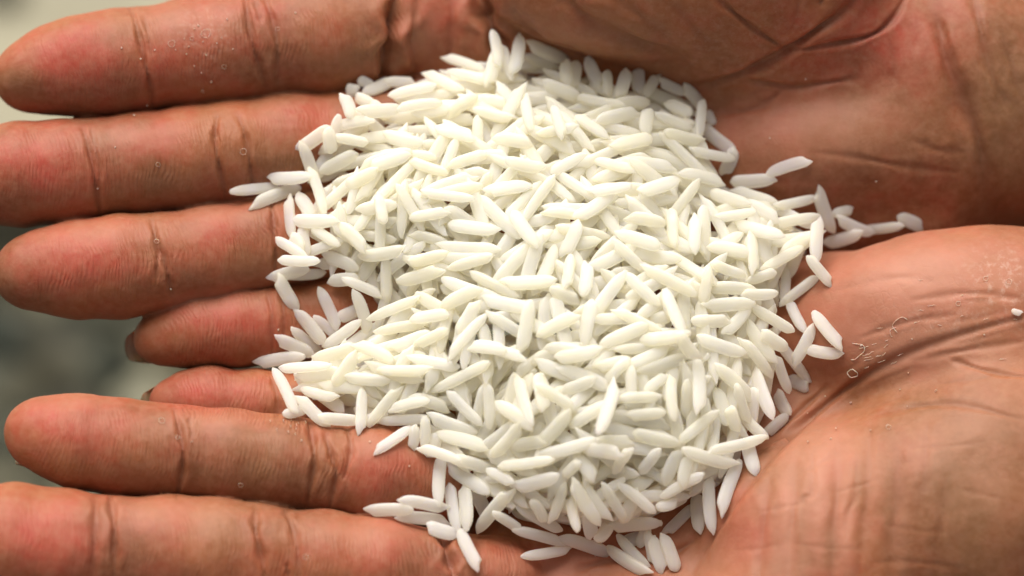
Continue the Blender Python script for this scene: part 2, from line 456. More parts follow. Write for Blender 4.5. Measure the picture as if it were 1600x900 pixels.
LI = [(-40, 1040, -6, 60), (10, 1036, -10, 80), (90, 1040, -18, 88), (180, 1046, -28, 84), (300, 1050, -40, 86), (420, 1056, -52, 86), (560, 1060, -64, 90), (700, 1050, -90, 92), (800, 1030, -130, 96)]

# ---- the far (right) hand
fa = Field(hand_x(), axis_grid(-240, 1100, 3.4), axis_grid(-640, 210, 3.4))
fa.f[:] = 1e3
for knuckle, wr, r0, r1 in (((690, 36), (1500, 70), 98, 120), ((680, 150), (1520, 140), 104, 125), ((690, 280), (1500, 230), 104, 120), ((690, 410), (1440, 330), 92, 100)):
    zk = {36: -150, 150: -235, 280: -262, 410: -285}[knuckle[1]]
    a = PC(knuckle[0], knuckle[1], zk); b = PC(wr[0], wr[1], -235); mid = (a + b) / 2; mid[2] -= 12
    fa.chain([tuple(a) + (r0,), tuple(mid) + ((r0 + r1) / 2,), tuple(b) + (r1,)], 30, 80, 45)
fa.chain(ch([(1420, 160, -266, 158), (1560, 172, -335, 208), (1700, 190, -350, 220), (1950, 200, -320, 205), (2300, 100, -240, 200), (2900, 60, -250, 240)], PC), 30, 90, 60)   # wrist and forearm
fa.ellipsoid(PC(1080, -40, -150), (330, 135, 150), 40, .06)      # ball of the thumb
fa.ellipsoid(PC(1290, 235, -215), (235, 118, 135), 50, .05)     # heel of the palm
fa.ellipsoid(PC(1180, 30, -200), (240, 120, 130), 50, -.15)
fa.chain(ch([(1020, -60, -140, 110), (880, -170, -110, 96), (770, -300, -80, 84), (690, -400, -60, 82), (600, -480, -40, 66)], PC), 20, 60, 30)          # thumb
fingA = [RI, RM, RR, RP]
fing = Field(hand_x(), fa.ax[1], fa.ax[2])
for c in fingA: fing.chain(ch(c), 16, 40, 3)
fa.f = smin(fa.f, fing.f, 16); del fing
CR_A = [
 ([(203, 5), (214, 40), (226, 90), (235, 135), (238, 168)], 7, 5), ([(226, 20), (232, 60), (240, 100)], 3, 4),
 ([(383, -8), (389, 40), (400, 90), (418, 140)], 8, 6), ([(412, -8), (427, 30), (436, 80), (434, 135)], 7, 6), ([(398, 0), (408, 40)], 3, 4),
 ([(626, -30), (621, 20), (616, 60), (607, 95), (598, 135)], 34, 13), ([(742, -30), (752, 15), (766, 48), (786, 78), (800, 95)], 34, 12),
 ([(655, -10), (644, 50), (650, 120)], 4, 9), ([(705, -10), (708, 50), (700, 110)], 5, 9),
 ([(128, 196), (143, 240), (150, 290), (156, 335)], 8, 5), ([(142, 200), (154, 250), (158, 300)], 4, 4),
 ([(340, 180), (335, 215), (343, 260), (354, 312)], 8, 5), ([(372, 180), (386, 215), (392, 260), (396, 305)], 7, 5),
 ([(236, 340), (243, 370), (247, 405), (244, 440)], 6, 4.5), ([(240, 350), (254, 400), (264, 430), (268, 465)], 7, 5),
 ([(424, 315), (428, 350), (432, 400), (430, 440)], 8, 5), ([(418, 450), (428, 500), (424, 560)], 4, 5), ([(438, 450), (446, 500), (440, 550)], 4, 5),
 ([(1065, 143), (1130, 127), (1180, 108), (1232, 80), (1272, 52), (1318, 22), (1348, -12)], 13, 8),
 ([(1228, 82), (1290, 72), (1358, 60), (1396, 34), (1418, -12)], 8, 5), ([(1130, 120), (1190, 128), (1242, 140), (1300, 128), (1345, 124)], 5, 6),
 ([(1105, 174), (1165, 174), (1203, 160), (1224, 138)], 4.5, 7), ([(1228, 76), (1192, 56), (1150, 24), (1108, -12)], 7, 6),
 ([(878, -6), (915, 34), (975, 62), (1050, 92), (1080, 108)], 14, 17), ([(796, 10), (820, 50), (866, 80), (930, 96)], 8, 14), ([(1045, 5), (1090, 50), (1140, 82)], 3, 10),
 ([(950, -5), (1010, 30), (1060, 70)], 3, 10), ([(1280, 10), (1300, -20)], 4, 5), ([(1240, 45), (1250, 10), (1245, -20)], 2.5, 7),
 ([(1452, -15), (1466, 40), (1480, 100), (1506, 160), (1530, 215), (1542, 280), (1552, 345)], 12, 15),
 ([(1462, 20), (1484, 70), (1500, 120)], 3, 5), ([(1516, -15), (1534, 50), (1546, 110), (1572, 170)], 5, 8), ([(1566, 50), (1584, 110), (1600, 160)], 3, 8),
 ([(1270, 238), (1340, 246), (1420, 262), (1500, 270)], 2.6, 6), ([(1340, 285), (1380, 288)], 1.5, 8), ([(1390, 60), (1400, 100), (1392, 140)], 1.8, 8),
 ([(1430, 220), (1460, 235), (1510, 240)], 2, 7),
]
PK_A = [(125, 90, 70, 50, .9), (60, 90, 60, 50, .4), (290, 100, 60, 40, .55), (300, 40, 60, 40, .35), (60, 250, 80, 55, .9), (240, 225, 70, 40, .4), (130, 400, 90, 50, .9), (340, 350, 80, 40, .5),
        (360, 500, 90, 40, .85), (680, 40, 60, 60, .55), (480, 40, 60, 50, .2), (370, 20, 50, 40, .3), (490, 190, 60, 40, .4), (1330, 70, 120, 70, .55), (1200, 190, 60, 40, .45), (1450, 80, 80, 80, .4)]
OC_A = [(560, 90, 90, 50, .6), (450, 250, 60, 30, .6), (260, 300, 110, 40, .5), (400, 420, 50, 40, .6), (900, 70, 200, 60, .55), (40, 540, 60, 60, .2), (250, 570, 60, 25, .6), (1400, 200, 180, 90, .4), (1580, 150, 90, 160, .9), (30, 130, 50, 60, .6)]
handA, cA, VA = build_hand('hand', 'open right hand, farther of the two cupped hands, four fingers pointing left', fa, CR_A, PK_A, OC_A, [(1150, 60, 300, 80, .12), (320, 60, 50, 40, .35)], fingA, 11, [(1260, 200, 150, 60, .35), (660, 60, 22, 60, .4), (290, 30, 90, 22, .35), (180, 215, 110, 18, .3), (160, 360, 100, 18, .3), (340, 335, 60, 16, .3), (330, 470, 80, 16, .35), (900, 60, 60, 26, .25)])  # last list: highlights painted on the palm, web and upper finger edges
del fa

# ---- the near (left) hand
fb = Field(hand_x(), axis_grid(-1120, 190, 3.4), axis_grid(-500, 340, 3.4))
for k, zk, wr, r0, r1 in (((690, 650), -280, (1560, 560), 92, 140), ((740, 745), -265, (1640, 660), 98, 150), ((800, 880), -235, (1700, 780), 104, 160), ((840, 1020), -190, (1720, 880), 108, 160)):
    a = PA(k[0], k[1], zk); b = PA(wr[0], wr[1], -210); mid = (a + b) / 2; mid[2] -= 18
    fb.chain([tuple(a) + (r0,), tuple(mid) + ((r0 + r1) / 2,), tuple(b) + (r1,)], 30, 80, 45)
fb.chain(ch([(1560, 700, -160, 190), (1800, 720, -160, 200), (2100, 760, -170, 210), (2900, 860, -200, 260)]), 30, 90, 60)
fb.ellipsoid(PA(1545, 510, -116), (310, 162, 135), 40, .0)      # heel of the palm, little finger side
fb.ellipsoid(PA(1290, 500, -190), (170, 110, 110), 40, .2)
fb.ellipsoid(PA(1500, 800, -135), (330, 210, 185), 36, .30)      # ball of the thumb
fb.ellipsoid(PA(1290, 860, -130), (200, 185, 150), 36, .7)
fb.chain(ch([(1300, 900, -130, 150), (1130, 1060, -100, 110), (960, 1180, -70, 92), (820, 1260, -50, 84), (700, 1320, -40, 64)]), 20, 60, 30)
fingB = [LP, LR, LM, LI]
fing = Field(hand_x(), fb.ax[1], fb.ax[2])
for c in fingB: fing.chain(ch(c), 16, 40, 3)
fb.f = smin(fb.f, fing.f, 16); del fing
CR_B = [
 ([(272, 636), (283, 675), (289, 720), (276, 778)], 8, 5), ([(296, 650), (300, 690)], 3, 4),
 ([(482, 650), (490, 690), (493, 730), (478, 790)], 9, 5.5), ([(508, 680), (520, 715), (528, 745), (514, 795)], 8, 5), ([(540, 660), (552, 700), (536, 750)], 5, 5),
 ([(150, 772), (150, 820), (145, 905)], 6, 8), ([(172, 772), (180, 820), (179, 905)], 9, 6),
 ([(400, 792), (399, 830), (410, 870), (416, 910)], 10, 6), ([(444, 796), (458, 820), (466, 860), (470, 910)], 6, 6), ([(448, 880), (452, 910)], 5, 4),
 ([(690, 825), (702, 862), (712, 905)], 16, 9), ([(742, 830), (750, 865), (752, 905)], 2.5, 9),
 ([(425, 590), (436, 625), (432, 660)], 4, 5),
 ([(1075, 905), (1115, 835), (1160, 765), (1205, 705), (1262, 655), (1330, 600), (1410, 556), (1510, 520), (1615, 492)], 8, 8),
 ([(1200, 688), (1252, 640), (1296, 600)], 5, 4), ([(1420, 566), (1500, 548), (1610, 532)], 2.5, 6),
 ([(1370, 648), (1420, 634), (1500, 628), (1610, 660)], 3.5, 6), ([(1360, 880), (1420, 876), (1510, 890)], 1, 6), ([(1480, 560), (1540, 580), (1610, 590)], 4, 4),
 ([(1300, 455), (1400, 430), (1460, 440)], 1.5, 8), ([(1420, 470), (1520, 455), (1600, 468)], 2, 6), ([(1340, 530), (1420, 500), (1500, 492)], 2, 5),
 ([(1120, 760), (1150, 715), (1200, 660)], 4, 8), ([(1000, 880), (1050, 868), (1090, 840)], 5, 6), ([(900, 890), (960, 872), (1010, 880)], 6, 6),
] + [([(x + 8, y0), (x + 2 + i * 3 % 7, 780), (x - 8 + i * 5 % 9, y0 + l * .6), (x - 14 + i * 7 % 11, y0 + l)], d, w) for i, (x, y0, l, d, w) in enumerate((
    (1196, 745, 200, 3.2, 9), (1236, 712, 260, 3.4, 11), (1262, 700, 120, 2.2, 6), (1304, 672, 280, 3.6, 12), (1330, 720, 130, 2, 6), (1352, 660, 250, 2.8, 10), (1398, 690, 240, 2.6, 13), (1442, 650, 160, 1.8, 8), (1470, 740, 180, 2.0, 12)))
] + [([(x, y), (x + dx * .5, y + dy * .5 + 3), (x + dx, y + dy)], .8, 4) for x, y, dx, dy in ((1180, 800, 90, -20), (1240, 850, 110, 8), (1300, 770, 80, -26), (1380, 820, 100, 12), (1330, 640, 90, -22), (1420, 700, 120, -10), (1250, 740, 60, -34), (1460, 600, 110, -16), (1150, 860, 70, -10), (1490, 760, 80, 20),
    (1330, 560, 60, -24), (1360, 600, 80, -34), (1300, 590, 50, -30), (1450, 545, 120, -26), (1500, 470, 90, -8), (1470, 505, 110, -20))]
PK_B = [(120, 670, 70, 45, .75), (60, 650, 50, 40, .4), (330, 610, 90, 35, .8), (50, 830, 90, 60, .9), (260, 830, 60, 40, .35), (600, 720, 70, 45, .55), (600, 850, 90, 50, .4), (350, 720, 60, 40, .25), (1420, 420, 140, 60, .5), (1180, 830, 60, 60, .5),
        (1340, 500, 120, 60, .35), (860, 890, 120, 40, .5), (1290, 780, 25, 90, .3)]
OC_B = [(1252, 800, 9, 90, .5), (1298, 820, 10, 80, .5), (1344, 770, 10, 70, .5), (1388, 800, 9, 70, .4), (1210, 800, 8, 70, .4), (400, 720, 110, 60, .6), (350, 830, 110, 40, .35), (1330, 620, 120, 60, .4), (1520, 760, 130, 200, .95), (1200, 720, 60, 40, .5), (90, 745, 60, 25, .6), (1250, 860, 60, 80, .3)]
handB, cB, VB = build_hand('hand', 'open left hand, nearer of the two cupped hands, its wrinkled thumb ball lower right', fb, CR_B, PK_B, OC_B,
                           [(1565, 435, 50, 45, .45), (1480, 500, 120, 30, .22)], fingB, 51, [(1430, 430, 170, 75, .75), (1400, 540, 150, 50, .6), (1230, 800, 90, 110, .4), (1290, 690, 60, 50, .5), (1230, 840, 12, 70, .4), (1278, 770, 11, 60, .4), (1322, 830, 13, 90, .4), (1366, 750, 11, 60, .35), (1408, 830, 14, 70, .3),
  (1440, 700, 30, 40, .25), (1520, 660, 50, 40, .25), (1540, 760, 40, 50, .25), (1100, 880, 60, 40, .5), (870, 890, 120, 30, .5), (110, 625, 60, 16, .3), (330, 655, 70, 16, .35), (600, 690, 60, 20, .35), (250, 800, 120, 20, .35), (570, 830, 90, 22, .4)])  # pale heel and thumb ball; finger strips are painted highlights on upper edges
del fb

# fill the holes in the height map
for _ in range(6):
    bad = HM < -9e3
    if not bad.any(): break
    acc = np.zeros_like(HM); c = np.zeros_like(HM)
    for dx, dy in ((1, 0), (-1, 0), (0, 1), (0, -1)):
        q = np.roll(np.roll(HM, dx, 0), dy, 1); g = q > -9e3; acc += np.where(g, q, 0); c += g
    HM = np.where(bad & (c > 0), acc / np.maximum(c, 1), HM).astype(np.float32)
HM = np.maximum(HM, -400)
SKINH = HM.copy()
def hsample(M, X, Y):
    i = np.clip(((np.asarray(X) - HX0) / HMR).astype(int), 0, HW - 1); j = np.clip(((np.asarray(Y) - HY0) / HMR).astype(int), 0, HH - 1)
    return M[i, j]
def skin_at(px, py):
    z = -80.0
    for _ in range(3):
        X, Y, _z = P(px, py, z); z = float(hsample(SKINH, X, Y))
    return np.array([X, Y, z])

# ------------------------------------------------------------------ nails
def nail(parent, c0, centre, axis, side, up, L, W):
    """a thin curved plate: axis points to the tip, up is its outward normal"""
    axis, up = np.array(axis, float), np.array(up, float); axis /= np.linalg.norm(axis)
    up -= axis * (up @ axis); up /= np.linalg.norm(up); side = np.cross(up, axis)
    V, F = [], []; n, m = 9, 9
    for layer in (0, 1):
        for i in range(n):
            for j in range(m):
                u = i / (n - 1); v = j / (m - 1) * 2 - 1
                wv = W * (1 - .12 * u ** 4) * (1 - .25 * max(0, u - .7) ** 2 * 10 * v * v)
                e = L * u * (1 - .16 * v * v * (u > .5)); th = v * .95
                p = np.array(centre) + axis * (e - L * .5) + side * math.sin(th) * wv + up * ((math.cos(th) - 1) * wv * .8 - layer * 3 - .05 * e * u)
                V.append(p - c0)
    for i in range(n - 1):
        for j in range(m - 1):
            a = i * m + j; F.append((a, a + 1, a + m + 1, a + m)); b = a + n * m; F.append((b, b + m, b + m + 1, b + 1))
    o = n * m
    for i in range(n - 1):
        for j in (0, m - 1):
            a = i * m + j; F.append((a, a + m, a + m + o, a + o))
    for j in range(m - 1):
        for i in (0, n - 1):
            a = i * m + j; F.append((a, a + 1, a + 1 + o, a + o))
    return link('fingernail', new_mesh('fingernail', V, F, NAIL), parent)
for par, c0, lst in ((handA, cA, (RI, RM, RR, RP)), (handB, cB, (LP, LR, LM, LI))):
    for fch in lst:
        t0, t1 = PA(*fch[0][:3]), PA(*fch[2][:3]); r = fch[2][3]
        ax = t0 - t1; ax /= np.linalg.norm(ax)
        dn = np.array([-.1, -2.0 if fch in (LR,) else -.25, -1.0]) if fch in (RP, LR, LP) else np.array([0, -.1, -1])
        dn -= ax * (dn @ ax); dn /= np.linalg.norm(dn)
        ctr = t1 + ax * (np.linalg.norm(t0 - t1) * .92 + fch[0][3] * (.30 if fch in (RP, LP) else -.35 if fch is LR else .0)) + dn * (fch[0][3] * .98)
        if fch is LR: ctr = t1 + ax * 30 + dn * 58
        if fch in (RI, RM, RR): ctr = ctr - ax * 30
        nail(par, c0, ctr, ax + dn * .12, None, dn, r * 1.75, r * .72)

# ------------------------------------------------------------------ rice
def grain_mesh(k):
    rr = random.Random(k); n, m = 15, 12; V = []; F = []
    L, W, Tk = 80.0, 20.2 * rr.uniform(.80, 1.12), 11.0 * rr.uniform(.88, 1.12)
    bend = rr.uniform(-2.6, 2.6); notch = rr.random() < .45; ob = rr.uniform(-.5, .5); pt = rr.uniform(.58, .85); e0 = rr.uniform(.22, .45); e1 = rr.uniform(.42, .66); ob = rr.choice([-1, 1]) * rr.uniform(.3, 1.1); ob2 = rr.uniform(-.5, .5)
    for i in range(n):
        u = i / (n - 1) * 2 - 1
        uu = math.sin(u * math.pi / 2 * .999)
        x = uu * L / 2
        prof = max(0.0, 1 - abs(uu) ** 3.6) ** (pt - .12) if uu < 0 else max(0.0, 1 - abs(uu) ** 6.5) ** .52
        if i == 0: prof = e0 * .7
        elif uu < 0: prof = max(prof, e0)
        if i == n - 1: prof = e1 * .8
        elif uu > 0: prof = max(prof, e1)
        cx = bend * (1 - uu * uu)
        for j in range(m):
            a = 2 * math.pi * (j + .5) / m; ca, sa = math.cos(a), math.sin(a)
            e = (1 - .10 * max(0, sa) ** 6 - .06 * max(0, -sa) ** 6) * (abs(ca) ** 3.2 + abs(sa) ** 3.2) ** (-1 / 3.2)
            y = ca * e * W / 2 * prof + cx; z = sa * e * Tk / 2 * prof
            xx = x - ob * ca * 8 * max(0, uu) ** 5 + ob2 * ca * 8 * max(0, -uu) ** 5
            if notch and uu > .72 and ca > .1: xx -= 7 * (uu - .72) / .28 * ca
            V.append((xx, y, z))
    for i in range(n - 1):
        for j in range(m):
            a = i * m + j; b = i * m + (j + 1) % m; F.append((a, a + m, b + m, b))
    V = np.array(V); c = len(V)
    V = np.vstack([V, [V[:m].mean(0) - [1.2, 0, 0], V[-m:].mean(0) + [1.2, 0, 0]]])
    for j in range(m):
        b = (j + 1) % m
        F.append((c, j, b, b)); F.append((c + 1, (n - 1) * m + b, (n - 1) * m + j, (n - 1) * m + j))
    return V, F
NVAR = 22
GM = []
for k in range(NVAR):
    V, F = grain_mesh(100 + k)
    F = [f if f[2] != f[3] else f[:3] for f in F]
    GM.append((V, F))
GMESH = []
for V, F in GM:
    me = bpy.data.meshes.new('rice_grain'); me.from_pydata([tuple(v) for v in V], [], F)
    me.polygons.foreach_set('use_smooth', [True] * len(F)); me.materials.append(RICE); me.update(); GMESH.append(me)

grains = []                                   # dicts: centre, axis, normal, length, variant, label
ID = np.full((HW, HH), -1, np.int32)
W2, T2 = 10.4, 5.2
SS = np.linspace(-.5, .5, 15) * .92
RS = np.sqrt(np.clip(1 - (np.abs(SS) * 2) ** 3.2, .04, 1))
PEN = 3.2
LI = [(i, j) for i in range(8) for j in range(7, 15) if j > i]
def solve(ax_, ay_, bx_, by_, maxtilt):
    z = float(hsample(HM, *(P((ax_ + bx_) / 2, (ay_ + by_) / 2, -40)[:2])))
    for it in range(2):
        A, B = P(ax_, ay_, z)[:2], P(bx_, by_, z)[:2]
        d = B - A; L = max(float(np.hypot(*d)), 8)
        u = d / L; n = np.array([-u[1], u[0]]); C = (A + B) / 2; ss = SS * L
        h = np.full(15, -1e4); raw = np.zeros(15)
        for w in (-.75, -.4, 0, .4, .75):
            q = C[None] + u[None] * ss[:, None] + n[None] * (w * W2 * RS)[:, None]
            hh = hsample(HM, q[:, 0], q[:, 1]); raw += hh / 5
            h = np.maximum(h, hh + T2 * RS * math.sqrt(1 - w * w))
        bz, sl = -1e9, 0.0
        for i, j in LI:
            s_ = (h[j] - h[i]) / (ss[j] - ss[i]); zz = h[i] - s_ * ss[i]
            if zz > bz: bz, sl = zz, s_
        sl = max(-maxtilt, min(maxtilt, sl))
        dd = np.sort(h - sl * ss)
        z = float(dd[-2]) - PEN
    gap = float((z + sl * ss - T2 * RS - raw).mean())
    return z, sl, C, u, n, L, gap
def drop(ax_, ay_, bx_, by_, label=None, var=None, maxtilt=.42, wide=1.0):
    """lay one grain, given by its two end points in the image, on whatever is below it"""
    z, sl, C, u, n, L, gap = solve(ax_, ay_, bx_, by_, maxtilt)
    horiz = L
    # update the maps
    r = L / 2 + 14; i0 = max(0, int((C[0] - r - HX0) / HMR)); i1 = min(HW, int((C[0] + r - HX0) / HMR) + 1)
    j0 = max(0, int((C[1] - r - HY0) / HMR)); j1 = min(HH, int((C[1] + r - HY0) / HMR) + 1)
    gx_ = HX0 + (np.arange(i0, i1) + .5) * HMR; gy_ = HY0 + (np.arange(j0, j1) + .5) * HMR
    X, Y = np.meshgrid(gx_, gy_, indexing='ij')
    s = (X - C[0]) * u[0] + (Y - C[1]) * u[1]; t = (X - C[0]) * n[0] + (Y - C[1]) * n[1]
    rr = np.sqrt(np.clip(1 - (np.abs(s) / (L / 2)) ** 3.2, 0, 1)); w = W2 * rr * wide
    ins = (np.abs(t) < w) & (rr > 0)
    top = z + sl * s + T2 * rr * np.sqrt(np.clip(1 - (t / np.maximum(w, .1)) ** 2, 0, 1))
    sub = HM[i0:i1, j0:j1]; m = ins & (top > sub); sub[m] = top[m]
    ID[i0:i1, j0:j1][m] = len(grains)
    grains.append(dict(c=np.array([C[0], C[1], z]), u=np.array([u[0], u[1], sl]), L=L * math.sqrt(1 + sl * sl), v=random.randrange(NVAR) if var is None else var,
                       label=label, roll=random.uniform(-.35, .35), wide=wide, flip=random.random() < .5))

OUT = np.array([(552, 150), (600, 145), (690, 112), (760, 92), (880, 104), (1000, 132), (1085, 170), (1105, 230), (1130, 290), (1250, 335), (1285, 365), (1262, 400), (1225, 440), (1215, 520), (1205, 600), (1195, 640), (1165, 690),
                (1135, 760), (1050, 785), (990, 820), (880, 815), (760, 795), (715, 740), (670, 690), (560, 655), (470, 625), (455, 590), (520, 545), (580, 500), (570, 448), (452, 415), (470, 345), (490, 250), (510, 205)], float)
def inside(poly, x, y):
    c = False; j = len(poly) - 1
    for i in range(len(poly)):
        if (poly[i][1] > y) != (poly[j][1] > y) and x < (poly[j][0] - poly[i][0]) * (y - poly[i][1]) / (poly[j][1] - poly[i][1]) + poly[i][0]: c = not c
        j = i
    return c
def edge_dist(x, y):
    a = OUT; b = np.roll(OUT, -1, 0); d = b - a; p = np.array([x, y])
    h = np.clip(((p - a) * d).sum(1) / (d * d).sum(1), 0, 1)
    return float(np.linalg.norm(p - a - h[:, None] * d, axis=1).min())
def target(x, y):
    e = edge_dist(x, y)
    base = float(skin_at(x, y)[2])
    dome = -SLOPE * (450 - y) - 78 + 128 * (1 - math.exp(-e / 110.0))
    return max(dome, base + min(22, e * .3))
random.seed(21)
# bulk of the heap: each grain goes where the mound is lowest and where it lies snug
TG = {}
def tgt(x, y):
    k = (int(x / 12), int(y / 12))
    if k not in TG: TG[k] = target(k[0] * 12 + 6, k[1] * 12 + 6)
    return TG[k]
INS = {}
def ins_(x, y):
    k = (int(x / 4), int(y / 4))
    if k not in INS: INS[k] = inside(OUT, x, y)
    return INS[k]
n_bulk = 0
for rnd in range(3000):
    cand = []
    for _ in range(14):
        x, y = random.uniform(430, 1290), random.uniform(90, 830)
        if not ins_(x, y): continue
        hh = float(hsample(HM, *P(x, y, -40)[:2])); cand.append((tgt(x, y) - hh, x, y))
    cand.sort(reverse=True); best = None
    for df, x, y in cand[:3]:
        if df < 6: continue
        for _ in range(5):
            a = random.uniform(0, math.pi); L = random.uniform(80, 100) if random.random() < .9 else random.uniform(50, 70)
            dx, dy = math.cos(a) * L / 2, math.sin(a) * L / 2
            if not (ins_(x - dx, y - dy) and ins_(x + dx, y + dy)): continue
            r_ = solve(x - dx, y - dy, x + dx, y + dy, .3)
            over = r_[0] - tgt(x, y)
            if over > 12: continue
            sc = r_[6] + max(0, over) * .8 - df * .12
            if best is None or sc < best[0]: best = (sc, x - dx, y - dy, x + dx, y + dy)
    if best: drop(*best[1:], maxtilt=.3); n_bulk += 1
fails = 0
print('bulk', n_bulk, fails, round(time.time() - T0, 1))
S_ = 'rice grain '
